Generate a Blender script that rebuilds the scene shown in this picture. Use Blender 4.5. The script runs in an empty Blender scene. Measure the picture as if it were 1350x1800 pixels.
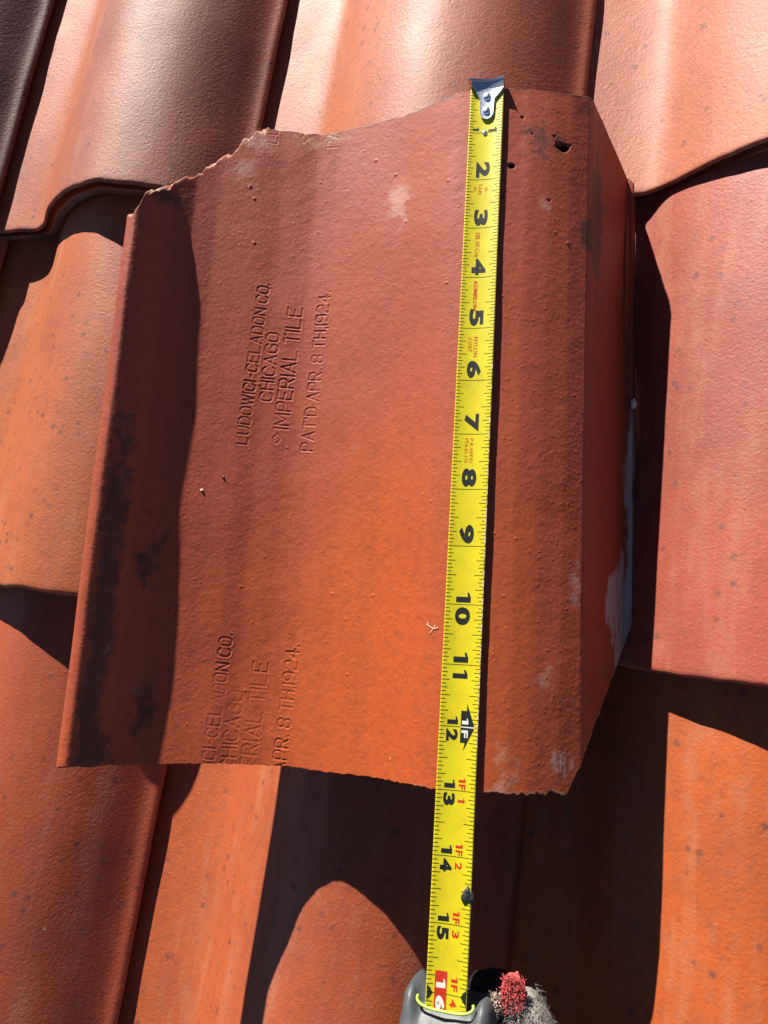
import bpy, bmesh, math, random
import numpy as np
from mathutils import Matrix, Vector

rng = np.random.default_rng(7)
random.seed(7)
IN = 0.0254
sc = bpy.context.scene
COL = sc.collection

# ------------------------------------------------------------------ frame
# everything is laid out in inches on the roof (X along the eaves, Y up the slope, Z off the tiles)
# and the whole roof is pitched about X
PITCH = math.radians(22)
PM = Matrix.Rotation(PITCH, 4, 'X')

# ------------------------------------------------------------------ camera
CR = np.array([[0.94727448, 0.1220136, -0.29628321],
               [0.07193917, -0.98204084, -0.17441489],
               [-0.3122432, 0.1439044, -0.93903978]])
CT = np.array([-11.19623279, -8.18599043, 22.40896105])
cpos = -CR.T @ CT
cam = bpy.data.cameras.new('camera')
cam.sensor_fit = 'VERTICAL'
cam.sensor_height = 24
cam.lens = 24 * 1352 / 1800
cam.clip_start = 0.01
cam.clip_end = 100
co = bpy.data.objects.new('camera', cam)
COL.objects.link(co)
M = Matrix.Identity(4)
for i in range(3):
    M[i][0] = CR[0][i]; M[i][1] = -CR[1][i]; M[i][2] = -CR[2][i]; M[i][3] = cpos[i] * IN
co.matrix_world = PM @ M
sc.camera = co

# ------------------------------------------------------------------ light
SUN_DIR = Vector((1.10, -2.25, -1.0)).normalized()       # travel direction on the roof
sd = (PM.to_3x3() @ SUN_DIR).normalized()
to_sun = -sd
w = bpy.data.worlds.new('World'); sc.world = w; w.use_nodes = True
nt = w.node_tree
sky = nt.nodes.new('ShaderNodeTexSky'); sky.sky_type = 'NISHITA'; sky.sun_disc = False; sky.altitude = 2500; sky.air_density = .5; sky.dust_density = .2
sky.sun_elevation = math.asin(to_sun.z)
sky.sun_rotation = math.atan2(to_sun.x, to_sun.y)
nt.links.new(sky.outputs[0], nt.nodes['Background'].inputs[0])
nt.nodes['Background'].inputs[1].default_value = 0.05
sl = bpy.data.lights.new('sun', 'SUN'); sl.energy = 5.0; sl.angle = math.radians(0.5); sl.color = (1, .945, .86)
so = bpy.data.objects.new('sun', sl); COL.objects.link(so)
so.rotation_euler = sd.to_track_quat('-Z', 'Y').to_euler()
vs = sc.view_settings
vs.view_transform = 'Standard'; vs.look = 'None'; vs.exposure = 1.4; vs.gamma = 1; vs.use_curve_mapping = False
sc.cycles.max_bounces = 6; sc.cycles.diffuse_bounces = 2

# ------------------------------------------------------------------ helpers
ORG = {}

def mesh_obj(name, verts, faces, mats, parent=None, org=None, mat_idx=None, smooth=True, attrs=None):
    """verts in roof inches; a top-level object gets its own origin and the roof pitch, a part its thing's frame"""
    verts = np.asarray(verts, float)
    root = parent
    while root is not None and root.name not in ORG:
        root = root.parent
    o0 = np.array(ORG[root.name]) if root is not None else np.array(org if org is not None else verts.mean(0))
    me = bpy.data.meshes.new(name)
    me.from_pydata(((verts - o0) * IN).tolist(), [], faces if isinstance(faces, list) else faces.tolist())
    for m in (mats if isinstance(mats, (list, tuple)) else [mats]):
        me.materials.append(m)
    if mat_idx is not None:
        me.polygons.foreach_set('material_index', np.asarray(mat_idx, dtype=np.int32))
    me.polygons.foreach_set('use_smooth', np.full(len(me.polygons), smooth))
    for k, a in (attrs or {}).items():
        at = me.attributes.new(k, 'FLOAT', 'POINT')
        at.data.foreach_set('value', np.asarray(a, dtype=np.float32))
    me.update()
    ob = bpy.data.objects.new(name, me)
    COL.objects.link(ob)
    if parent is None:
        ob.matrix_world = PM @ Matrix.Translation(Vector(o0) * IN)
        ORG[ob.name] = tuple(o0)
    else:
        ob.parent = parent
    return ob

def empty(name, org):
    ob = bpy.data.objects.new(name, None)
    ob.empty_display_size = 0.01
    COL.objects.link(ob)
    ob.matrix_world = PM @ Matrix.Translation(Vector(org) * IN)
    ORG[ob.name] = tuple(org)
    return ob

def tag(o, label=None, cat=None, group=None, kind=None):
    if label: o['label'] = label
    if cat: o['category'] = cat
    if group: o['group'] = group
    if kind: o['kind'] = kind
    return o

def vnoise(x, y, seed):
    """smooth value noise, unit cells"""
    r = np.random.default_rng(seed).random((64, 64))
    x = np.asarray(x) % 64; y = np.asarray(y) % 64
    xi = np.floor(x).astype(int) % 64; yi = np.floor(y).astype(int) % 64
    fx = x - np.floor(x); fy = y - np.floor(y)
    fx = fx * fx * (3 - 2 * fx); fy = fy * fy * (3 - 2 * fy)
    a = r[xi, yi]; b = r[(xi + 1) % 64, yi]; c = r[xi, (yi + 1) % 64]; d = r[(xi + 1) % 64, (yi + 1) % 64]
    return (a * (1 - fx) + b * fx) * (1 - fy) + (c * (1 - fx) + d * fx) * fy

def fbm(x, y, seed, n=4):
    s = 0; a = 1; t = 0
    for i in range(n):
        s = s + a * vnoise(np.asarray(x) * 2 ** i + 13.7 * i, np.asarray(y) * 2 ** i + 5.1 * i, seed + i); t += a; a *= .55
    return s / t

def sm(x, a, b):
    t = np.clip((np.asarray(x) - a) / (b - a), 0, 1)
    return t * t * (3 - 2 * t)

class NT:
    """small node-tree writer"""
    def __init__(s, name):
        s.m = bpy.data.materials.new(name); s.m.use_nodes = True
        s.t = s.m.node_tree; s.b = s.t.nodes['Principled BSDF']
    def n(s, typ, **kw):
        nd = s.t.nodes.new(typ)
        for k, v in kw.items(): setattr(nd, k, v)
        return nd
    def l(s, a, b): s.t.links.new(a, b)
    def val(s, sock, v):
        if hasattr(v, 'is_linked') or isinstance(v, bpy.types.NodeSocket): s.l(v, sock)
        else: sock.default_value = v
    def math(s, op, a, b=0.0, clamp=False):
        nd = s.n('ShaderNodeMath', operation=op, use_clamp=clamp)
        s.val(nd.inputs[0], a); s.val(nd.inputs[1], b); return nd.outputs[0]
    def mix(s, f, a, b, mode='MIX'):
        nd = s.n('ShaderNodeMix', data_type='RGBA', blend_type=mode)
        s.val(nd.inputs[0], f); s.val(nd.inputs[6], a if isinstance(a, bpy.types.NodeSocket) else (*a, 1)); s.val(nd.inputs[7], b if isinstance(b, bpy.types.NodeSocket) else (*b, 1))
        return nd.outputs[2]
    def ramp(s, f, a, b):
        nd = s.n('ShaderNodeMapRange'); nd.interpolation_type = 'SMOOTHSTEP'
        s.l(f, nd.inputs[0]); nd.inputs[1].default_value = a; nd.inputs[2].default_value = b; return nd.outputs[0]
    def noise(s, vec, scale, detail=3, rough=.55, w=None):
        nd = s.n('ShaderNodeTexNoise', noise_dimensions='4D')
        s.l(vec, nd.inputs['Vector']); nd.inputs['Scale'].default_value = scale
        nd.inputs['Detail'].default_value = detail; nd.inputs['Roughness'].default_value = rough
        if w is not None: s.l(w, nd.inputs['W'])
        return nd.outputs[0]
    def attr(s, name):
        nd = s.n('ShaderNodeAttribute', attribute_name=name); return nd.outputs['Fac']
    def oattr(s, name):
        nd = s.n('ShaderNodeAttribute', attribute_name=name, attribute_type='OBJECT'); return nd

def lin(r, g, b):
    f = lambda c: (c / 255 / 12.92) if c / 255 <= .04045 else ((c / 255 + .055) / 1.055) ** 2.4
    return (f(r), f(g), f(b))

def simple(name, col, rough=.5, metal=0., spec=.5, bump=0., bscale=1500, var=.12):
    k = NT(name)
    tc = k.n('ShaderNodeTexCoord').outputs['Object']
    nz = k.noise(tc, bscale, 4)
    n2 = k.noise(tc, bscale * .15, 3)
    f = k.math('MULTIPLY_ADD', k.math('ADD', nz, n2), var)
    k.t.nodes[-1]
    c = k.mix(k.math('MULTIPLY', k.math('ADD', nz, n2), .5), tuple(x * (1 - var) for x in col), tuple(min(1, x * (1 + var)) for x in col))
    k.l(c, k.b.inputs['Base Color'])
    k.b.inputs['Roughness'].default_value = rough; k.b.inputs['Metallic'].default_value = metal
    k.b.inputs['Specular IOR Level'].default_value = spec
    if bump:
        bp = k.n('ShaderNodeBump'); bp.inputs['Strength'].default_value = 1; bp.inputs['Distance'].default_value = bump
        k.l(nz, bp.inputs['Height']); k.l(bp.outputs[0], k.b.inputs['Normal'])
    return k.m

# ------------------------------------------------------------------ clay materials
def clay(name, loose=False):
    k = NT(name)
    tc = k.n('ShaderNodeTexCoord').outputs['Object']
    rnd = k.math('MULTIPLY', k.n('ShaderNodeObjectInfo').outputs['Random'], 37.0)
    mp = k.n('ShaderNodeMapping'); k.l(tc, mp.inputs[0]); mp.inputs['Scale'].default_value = (1, .12, 1)
    streak = k.noise(mp.outputs[0], 42, 3, .5, rnd)
    blot = k.noise(tc, 22, 4, .55, rnd)
    grain = k.noise(tc, 820, 3, .6, rnd)
    fine = k.noise(tc, 2200, 2, .6, rnd)
    mott = k.noise(tc, 240, 3, .6, rnd)
    crust = k.noise(tc, 120, 6, .7, rnd)
    if loose:
        tone = k.attr('tone')
        f = k.math('ADD', tone, k.math('MULTIPLY', k.math('SUBTRACT', blot, .5), .9), clamp=True)
        base = k.mix(f, LOOSE_A, LOOSE_B)
    else:
        a = k.oattr('tone_a').outputs['Color']; b = k.oattr('tone_b').outputs['Color']
        band = k.attr('band')
        f = k.math('ADD', k.math('MULTIPLY', band, .85), k.math('MULTIPLY', k.math('SUBTRACT', streak, .5), 1.6))
        f = k.math('ADD', f, k.math('MULTIPLY', k.math('SUBTRACT', blot, .5), .8), clamp=True)
        base = k.mix(f, a, b)
    # mottling and fired grain
    base = k.mix(k.math('MULTIPLY', k.ramp(mott, .42, .7), .28), base, (.15, .030, .016) if loose else (.13, .030, .018))
    base = k.mix(k.math('MULTIPLY', k.ramp(grain, .55, .78), .22), base, (.42, .17, .085))
    if not loose:
        base = k.mix(k.math('MULTIPLY', k.ramp(k.noise(tc, 9, 4, .6, rnd), .45, .72), .42), base, (.11, .028, .018))
        dust = k.ramp(k.math('ADD', k.noise(mp.outputs[0], 70, 5, .65, rnd), k.math('MULTIPLY', crust, .5)), .72, .98)
        base = k.mix(k.math('MULTIPLY', dust, .30), base, (.36, .17, .10))
        vd = k.n('ShaderNodeTexVoronoi', voronoi_dimensions='4D'); vd.inputs['Scale'].default_value = 170
        k.l(tc, vd.inputs['Vector']); k.l(k.math('ADD', rnd, 2.0), vd.inputs['W'])
        sdv = k.n('ShaderNodeSeparateColor'); k.l(vd.outputs['Color'], sdv.inputs[0])
        sp2 = k.math('MULTIPLY', k.math('SUBTRACT', 1.0, k.ramp(k.math('ADD', vd.outputs['Distance'], k.math('MULTIPLY', k.math('SUBTRACT', mott, .5), .35)), .12, .42)), k.ramp(sdv.outputs[0], .45, .75))
        base = k.mix(k.math('MULTIPLY', k.math('MULTIPLY', sp2, k.ramp(k.noise(tc, 24, 4, .6, rnd), .34, .52)), .78), base, (.075, .030, .026))
    # iron spots
    vo = k.n('ShaderNodeTexVoronoi', voronoi_dimensions='4D'); vo.inputs['Scale'].default_value = 150 if not loose else 110
    k.l(tc, vo.inputs['Vector']); k.l(rnd, vo.inputs['W'])
    sep = k.n('ShaderNodeSeparateColor'); k.l(vo.outputs['Color'], sep.inputs[0])
    rad = k.math('MULTIPLY', k.math('POWER', sep.outputs[0], 3.5), .30 if not loose else .12)
    spot = k.math('SUBTRACT', 1.0, k.ramp(k.math('SUBTRACT', vo.outputs['Distance'], rad), -.02, .10))
    patch = k.ramp(k.noise(tc, 30, 2, .5, rnd), .34, .56)
    base = k.mix(k.math('MULTIPLY', k.math('MULTIPLY', spot, patch), .40 if not loose else .3), base, (.07, .035, .035))
    vf = k.n('ShaderNodeTexVoronoi', voronoi_dimensions='4D'); vf.inputs['Scale'].default_value = 95
    k.l(tc, vf.inputs['Vector']); k.l(k.math('ADD', rnd, 5.0), vf.inputs['W'])
    sf = k.n('ShaderNodeSeparateColor'); k.l(vf.outputs['Color'], sf.inputs[0])
    fl = k.math('MULTIPLY', k.math('SUBTRACT', 1.0, k.ramp(vf.outputs['Distance'], .05, .11)), k.ramp(sf.outputs[2], .90, .93))
    base = k.mix(k.math('MULTIPLY', fl, .8), base, (.50, .34, .19))
    fd = k.math('MULTIPLY', k.math('SUBTRACT', 1.0, k.ramp(vf.outputs['Distance'], .04, .13)), k.ramp(sf.outputs[1], .88, .92))
    base = k.mix(k.math('MULTIPLY', fd, .85), base, (.03, .02, .016))
    rnode = k.n('ShaderNodeMapRange'); k.l(blot, rnode.inputs[0]); rnode.inputs[3].default_value = .50 if not loose else .54; rnode.inputs[4].default_value = .68 if not loose else .68
    rough = rnode.outputs[0]
    if loose:
        dirt_shade = k.attr('dirt_shade'); pale = k.attr('pale'); seal = k.attr('seal'); brk = k.attr('raw')
        dn = k.math('ADD', dirt_shade, k.math('MULTIPLY', k.math('SUBTRACT', crust, .5), 2.6))
        base = k.mix(k.math('MULTIPLY', k.ramp(dn, .30, .90), .74), base, (.042, .028, .021))
        pn = k.math('ADD', pale, k.math('MULTIPLY', k.math('SUBTRACT', crust, .5), 2.4))
        base = k.mix(k.math('MULTIPLY', k.ramp(pn, .38, .95), .58), base, (.40, .235, .175))
        sn = k.math('ADD', seal, k.math('MULTIPLY', k.math('SUBTRACT', k.noise(mp.outputs[0], 260, 6, .7, rnd), .5), 3.4))
        base = k.mix(k.math('MULTIPLY', k.math('MULTIPLY', k.ramp(sn, .34, .95), k.ramp(seal, .08, .35)), .8), base, (.40, .345, .315))
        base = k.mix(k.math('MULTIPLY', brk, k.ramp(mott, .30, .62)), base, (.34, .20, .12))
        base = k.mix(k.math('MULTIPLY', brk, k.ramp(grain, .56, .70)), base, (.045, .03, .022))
    else:
        dirt_shade = k.attr('edge')  # dirt alone on the roof tiles
        dn = k.math('ADD', dirt_shade, k.math('MULTIPLY', k.math('SUBTRACT', k.noise(tc, 60, 4, .6, rnd), .5), 2.2))
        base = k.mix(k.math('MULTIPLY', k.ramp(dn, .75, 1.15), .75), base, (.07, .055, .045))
    k.l(base, k.b.inputs['Base Color'])
    k.l(rough, k.b.inputs['Roughness'])
    k.b.inputs['Specular IOR Level'].default_value = .42 if not loose else .22
    # orange-peel and grit relief
    lump = k.noise(tc, 560 if loose else 470, 2, .5, rnd)
    v2 = k.n('ShaderNodeTexVoronoi'); v2.inputs['Scale'].default_value = 430; k.l(tc, v2.inputs['Vector'])
    s2 = k.n('ShaderNodeSeparateColor'); k.l(v2.outputs['Color'], s2.inputs[0])
    pim = k.math('MULTIPLY', k.math('SUBTRACT', 1.0, k.ramp(v2.outputs['Distance'], .05, .42)), k.ramp(s2.outputs[1], .62, .95))
    h = k.math('ADD', k.math('MULTIPLY', lump, .9 if loose else .6), k.math('MULTIPLY', grain, .6 if loose else .8))
    h = k.math('ADD', h, k.math('MULTIPLY', pim, .55 if loose else .25))
    h = k.math('ADD', h, k.math('MULTIPLY', fine, .10 if loose else .22))
    bp = k.n('ShaderNodeBump'); bp.inputs['Strength'].default_value = 1
    bp.inputs['Distance'].default_value = .00016 if loose else .00027
    k.l(h, bp.inputs['Height']); k.l(bp.outputs[0], k.b.inputs['Normal'])
    return k.m

LOOSE_A = (.268, .053, .029)
LOOSE_B = (.345, .062, .013)
M_ROOF = clay('fired_clay_roof')
M_LOOSE = clay('fired_clay_loose', True)

# ------------------------------------------------------------------ roof
P = 8.25          # column pitch
EXPO = 10.07      # course exposure
STEP = 0.68
THK = 0.58
prof = np.array([(-.105, .16), (-.10, .06), (-.085, 0), (-.03, 0), (.0, 0), (.09, -.02), (.165, .0), (.20, .14), (.225, .30), (.255, .56), (.285, .80), (.315, 1.02), (.345, 1.21), (.375, 1.38), (.42, 1.60), (.47, 1.80),
                 (.52, 1.94), (.565, 2.02), (.61, 2.04), (.66, 1.98), (.72, 1.86), (.78, 1.66), (.84, 1.33), (.89, .96), (.93, .62), (.955, .43), (.970, .38), (.982, .33), (.988, .24)])
# smooth resample
t0 = np.arange(len(prof)); tt = np.linspace(0, len(prof) - 1, 150)
px = np.interp(tt, t0, prof[:, 0]) * P; pz = np.interp(tt, t0, prof[:, 1])
ker = np.ones(7) / 7
for _ in range(2):
    px[4:-4] = np.convolve(np.pad(px, 3, mode='edge'), ker, 'valid')[4:-4]
    pz[4:-4] = np.convolve(np.pad(pz, 3, mode='edge'), ker, 'valid')[4:-4]
tx = np.gradient(px); tz = np.gradient(pz); L = np.hypot(tx, tz); nx, nz = -tz / L, tx / L
thk = np.where(px / P > .9, np.interp(px / P, [.80, .88, .99], [THK, .36, .20]), THK)
bx, bz = px - nx * thk * .55, pz - thk * (.45 + .55 * nz)

def roof_tile_mesh():
    N = len(px); ln = 13.0
    ys = np.concatenate([[0, .012, .03, .06, .1], np.linspace(.2, ln, 46)])
    ins = np.concatenate([[.085, .05, .022, .005, 0], np.zeros(46)])
    V = []; A = []; Ed = []
    jy = (fbm(px * 1.6, px * 0, 3, 3) - .5) * .10
    jy = np.concatenate([jy, (fbm(px * 1.6, px * 0 + 9, 5, 3) - .5) * .10])
    cxl = np.concatenate([px, bx]); czl = np.concatenate([pz, bz])
    nxl = np.concatenate([nx, -nx]); nzl = np.concatenate([nz, -nz])
    # ends of the section also rounded
    for y, i_ in zip(ys, ins):
        fade = np.exp(-y / .6)
        X = cxl - nxl * i_; Z = czl - nzl * i_ - STEP * y / EXPO
        Z = Z + (fbm(cxl * .5 + 3, np.full(2 * N, y * .4), 21, 3) - .5) * .07
        V.append(np.stack([X, y + jy * fade, Z], 1))
        A.append(np.concatenate([sm(px / P, .30, .52) * (1 - .35 * sm(px / P, .75, .95))] * 2))
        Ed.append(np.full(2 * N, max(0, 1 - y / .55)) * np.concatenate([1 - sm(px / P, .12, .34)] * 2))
    V = np.concatenate(V); A = np.concatenate(A); Ed = np.concatenate(Ed)
    F = []; W = 2 * N
    loop = list(range(N)) + list(range(2 * N - 1, N - 1, -1))
    for r in range(len(ys) - 1):
        for q in range(W):
            a = loop[q]; b = loop[(q + 1) % W]
            F.append((r * W + b, r * W + a, (r + 1) * W + a, (r + 1) * W + b))
    for r, fl in ((0, 0), (len(ys) - 1, 1)):
        for q in range(N - 1):
            f = (r * W + q, r * W + q + 1, r * W + N + q + 1, r * W + N + q)
            F.append(f[::-1] if fl == 0 else f)
    return V, F, A, Ed

V, F, A, Ed = roof_tile_mesh()
deck_v = [(-40, -60, -2.2), (60, -60, -2.2), (60, 40, -2.2), (-40, 40, -2.2), (-40, -60, -3.2), (60, -60, -3.2), (60, 40, -3.2), (-40, 40, -3.2)]
deck = mesh_obj('roof_deck', deck_v, [(0, 1, 2, 3), (7, 6, 5, 4), (0, 4, 5, 1), (1, 5, 6, 2), (2, 6, 7, 3), (3, 7, 4, 0)],
                simple('roofing_felt', (.035, .033, .032), .9, bump=.0006, bscale=900), org=(0, 0, -2.2), smooth=False)
tag(deck, kind='structure')

proto = None
# (column, course, tone_a pan/flank, tone_b roll, label)
TILES = [
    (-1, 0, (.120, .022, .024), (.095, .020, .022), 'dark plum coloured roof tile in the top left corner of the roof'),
    (0, 0, (0.306, 0.074, 0.030), (0.235, 0.065, 0.033), 'mauve brown roof tile with a stepped lower edge left of the loose tile top'),
    (1, 0, (0.341, 0.088, 0.033), (0.270, 0.065, 0.028), 'pale tan and orange roof tile directly above the loose broken tile and tape hook'),
    (2, 0, (0.329, 0.088, 0.038), (0.282, 0.065, 0.028), 'pale salmon speckled roof tile right of the loose tile top, dark smudge on its corner'),
    (0, 1, (0.341, 0.083, 0.023), (0.329, 0.074, 0.021), 'light orange roof tile beside the left lip of the loose tile'),
    (1, 1, (0.294, 0.060, 0.023), (0.282, 0.057, 0.023), 'roof tile lying hidden beneath the loose broken tile'),
    (2, 1, (0.282, 0.052, 0.028), (0.294, 0.048, 0.023), 'rose red roof tile right of the loose tile, below the speckled salmon one'),
    (0, 2, (0.294, 0.057, 0.016), (0.270, 0.048, 0.015), 'deep rusty red roof tile below the bottom left corner of the loose tile'),
    (1, 2, (0.318, 0.065, 0.018), (0.294, 0.057, 0.020), 'orange roof tile with dark speckles under the tape case, half in shadow'),
    (2, 2, (0.329, 0.065, 0.011), (0.353, 0.065, 0.008), 'bright orange roof tile in the bottom right corner, part in shadow'),
    (-1, 1, (.28, .085, .035), (.25, .075, .035), 'rust orange roof tile on the far left, one row below the dark plum tile'),
    (-1, 2, (.26, .075, .032), (.24, .065, .030), 'brick red roof tile on the far left, two rows below the dark plum tile'),
    (0, 3, (.28, .080, .035), (.26, .075, .032), 'brick orange roof tile in the row below the deep rusty red one'),
    (1, 3, (.28, .085, .032), (.26, .075, .032), 'brick orange roof tile in the row below the tape case'),
    (2, 3, (.29, .090, .028), (.28, .080, .028), 'brick orange roof tile in the row below the bright orange one'),
]
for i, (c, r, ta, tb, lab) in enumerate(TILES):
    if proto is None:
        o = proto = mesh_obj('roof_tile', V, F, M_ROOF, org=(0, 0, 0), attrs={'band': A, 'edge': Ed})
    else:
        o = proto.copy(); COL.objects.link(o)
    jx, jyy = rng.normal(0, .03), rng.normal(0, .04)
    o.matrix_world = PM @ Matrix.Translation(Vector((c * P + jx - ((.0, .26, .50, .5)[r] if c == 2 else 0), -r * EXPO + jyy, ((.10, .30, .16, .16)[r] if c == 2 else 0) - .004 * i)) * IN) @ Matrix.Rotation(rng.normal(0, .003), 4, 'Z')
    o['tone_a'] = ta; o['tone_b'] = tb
    tag(o, lab, 'roof tile', 'interlocking clay tiles laid on the roof', 'thing')

# ------------------------------------------------------------------ loose tile
P0 = np.array([14.85, .55]); AX = np.array([.068, -.9977]); PE = np.array([.9977, .068])
ZT=np.array([(-7.08,3.95),(-7.04,4.2),(-6.92,4.45),(-6.72,4.48),(-6.55,4.28),(-6.3,3.85),(-6,3.55),(-5.6,3.32),(-5.2,3.16),(-4.8,3.0),(-4.4,2.84),(-3.7,2.63),(-3.2,2.6),(-2.7,2.66),(-1.65,2.86),(-1.1,3.0),(-.6,3.12),(-.1,3.13),(.3,3.09),(.65,2.96),(.8,2.92),(1.2,2.74),(1.55,2.52),(1.86,2.27),(1.95,2.05),(2.01,1.78),(2.14,1.36),(2.58,.20),(2.64,.21),(2.71,.20),(2.76,.0)])
ZB=np.array([(-7.08,4.0),(-7.04,4.3),(-6.92,4.55),(-6.72,4.58),(-6.55,4.36),(-6.3,3.92),(-6,3.6),(-5.6,3.34),(-5.2,3.14),(-4.8,2.98),(-4.46,2.80),(-3.9,2.62),(-3.4,2.54),(-2.7,2.60),(-1.83,2.78),(-1.2,3.06),(-.7,3.32),(-.35,3.42),(.1,3.42),(.44,3.36),(.75,3.27),(1.1,3.10),(1.55,2.80),(1.9,2.52),(1.99,2.32),(2.05,2.10),(2.18,1.72),(2.58,.88),(2.64,.89),(2.71,.88),(2.76,.70)])
VT = np.array([(-7.1, 2.6), (-6.76, 2.35), (-6.65, 2.07), (-6.56, 1.89), (-6.36, 1.51), (-6.03, 1.08), (-5.71, .73), (-5.47, .46), (-5.21, .22), (-4.95, -.05), (-4.8, -.04), (-4.43, .03), (-3.73, .06), (-2.69, .03), (-1.64, .06), (-.65, -.01), (1.0, .0), (1.5, -.06), (1.94, -.2), (2.1, -.16), (2.76, .50)])
VB = np.array([(-7.1, 13.16), (-6.51, 13.14), (-6.1, 13.16), (-5.43, 13.13), (-4.47, 13.08), (-3.4, 13.06), (-2.6, 13.07), (-1.78, 13.03), (-1.05, 13.01), (.43, 12.99), (1.68, 12.95), (1.76, 12.85), (1.9, 12.5), (2.04, 12.05), (2.76, 9.95)])

GLYPH = {
    'L': [[(0, 1), (0, 0), (.8, 0)]], 'U': [[(0, 1), (0, .2), (.2, 0), (.6, 0), (.8, .2), (.8, 1)]],
    'D': [[(0, 0), (0, 1), (.55, 1), (.8, .75), (.8, .25), (.55, 0), (0, 0)]],
    'O': [[(.2, 0), (0, .2), (0, .8), (.2, 1), (.6, 1), (.8, .8), (.8, .2), (.6, 0), (.2, 0)]],
    'W': [[(0, 1), (.25, 0), (.5, .9), (.75, 0), (1, 1)]], 'I': [[(0, 0), (0, 1)]],
    'C': [[(.8, .8), (.6, 1), (.2, 1), (0, .8), (0, .2), (.2, 0), (.6, 0), (.8, .2)]],
    'E': [[(.75, 1), (0, 1), (0, 0), (.75, 0)], [(0, .52), (.6, .52)]], '-': [[(.1, .5), (.5, .5)]],
    'A': [[(0, 0), (.42, 1), (.84, 0)], [(.16, .36), (.68, .36)]], 'N': [[(0, 0), (0, 1), (.75, 0), (.75, 1)]],
    '.': [[(.0, .02), (.05, .06)]], 'H': [[(0, 0), (0, 1)], [(.75, 0), (.75, 1)], [(0, .52), (.75, .52)]],
    'G': [[(.8, .8), (.6, 1), (.2, 1), (0, .8), (0, .2), (.2, 0), (.6, 0), (.8, .2), (.8, .45), (.48, .45)]],
    'M': [[(0, 0), (0, 1), (.48, .25), (.96, 1), (.96, 0)]], 'P': [[(0, 0), (0, 1), (.6, 1), (.75, .85), (.75, .6), (.6, .45), (0, .45)]],
    'R': [[(0, 0), (0, 1), (.6, 1), (.75, .85), (.75, .62), (.6, .48), (0, .48)], [(.4, .48), (.78, 0)]],
    'T': [[(0, 1), (.8, 1)], [(.4, 1), (.4, 0)]], "'": [[(.0, 1), (.0, .75)]], ',': [[(.06, .08), (0, -.12)]],
    '8': [[(.2, .52), (0, .68), (0, .86), (.18, 1), (.57, 1), (.75, .86), (.75, .68), (.55, .52), (.2, .52), (0, .36), (0, .16), (.18, 0), (.57, 0), (.75, .16), (.75, .36), (.55, .52)]],
    '1': [[(0, 0), (0, 1)]], '9': [[(.1, 0), (.55, 0), (.75, .2), (.75, .82), (.57, 1), (.18, 1), (0, .82), (0, .6), (.18, .45), (.75, .45)]],
    '2': [[(0, .82), (.18, 1), (.57, 1), (.75, .82), (.75, .62), (.55, .5), (.2, .42), (0, .25), (0, 0), (.75, 0)]],
    '4': [[(.6, 0), (.6, 1), (0, .3), (.85, .3)]], ' ': [], '*': [[(.0, .5), (.3, .85), (.6, .5), (.3, .15), (0, .5)]],
}
def adv(ch):
    if ch == ' ': return .42
    g = GLYPH[ch]
    return max(p[0] for s in g for p in s) + .30

def stamp_segments():
    """strokes of the roller stamp in tile coordinates (w, v, strength)"""
    lines = [("LUDOWICI-CELADON CO.", (-4.63, 6.95), (-4.47, 3.52), .205), ("CHICAGO", (-4.24, 6.02), (-4.20, 4.58), .235),
             ("*", (-3.98, 6.90), (-3.97, 6.68), .22), ("IMPERIAL TILE", (-3.88, 6.58), (-3.78, 4.01), .28), ("PAT'D APR. 8 TH,1924.", (-3.35, 7.02), (-3.20, 3.66), .25)]
    segs = []
    for off, dw in ((0, 0), (7.19, -.13), (-6.62, .08)):
        for txt, a, b, h in lines:
            a = np.array(a); b = np.array(b); tot = sum(adv(c) for c in txt) - .3
            d = (b - a); ln = np.hypot(*d); d = d / ln; up = np.array([d[1], -d[0]])
            if up[0] > 0: up = -up
            cur = 0
            for ch in txt:
                for st in GLYPH[ch]:
                    pts = [a + d * (cur + x_) * ln / tot + up * y_ * h + np.array([dw, off]) for x_, y_ in st]
                    for p, q in zip(pts[:-1], pts[1:]):
                        segs.append((p[0], p[1], q[0], q[1]))
                cur += adv(ch)
    return np.array(segs)

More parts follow.
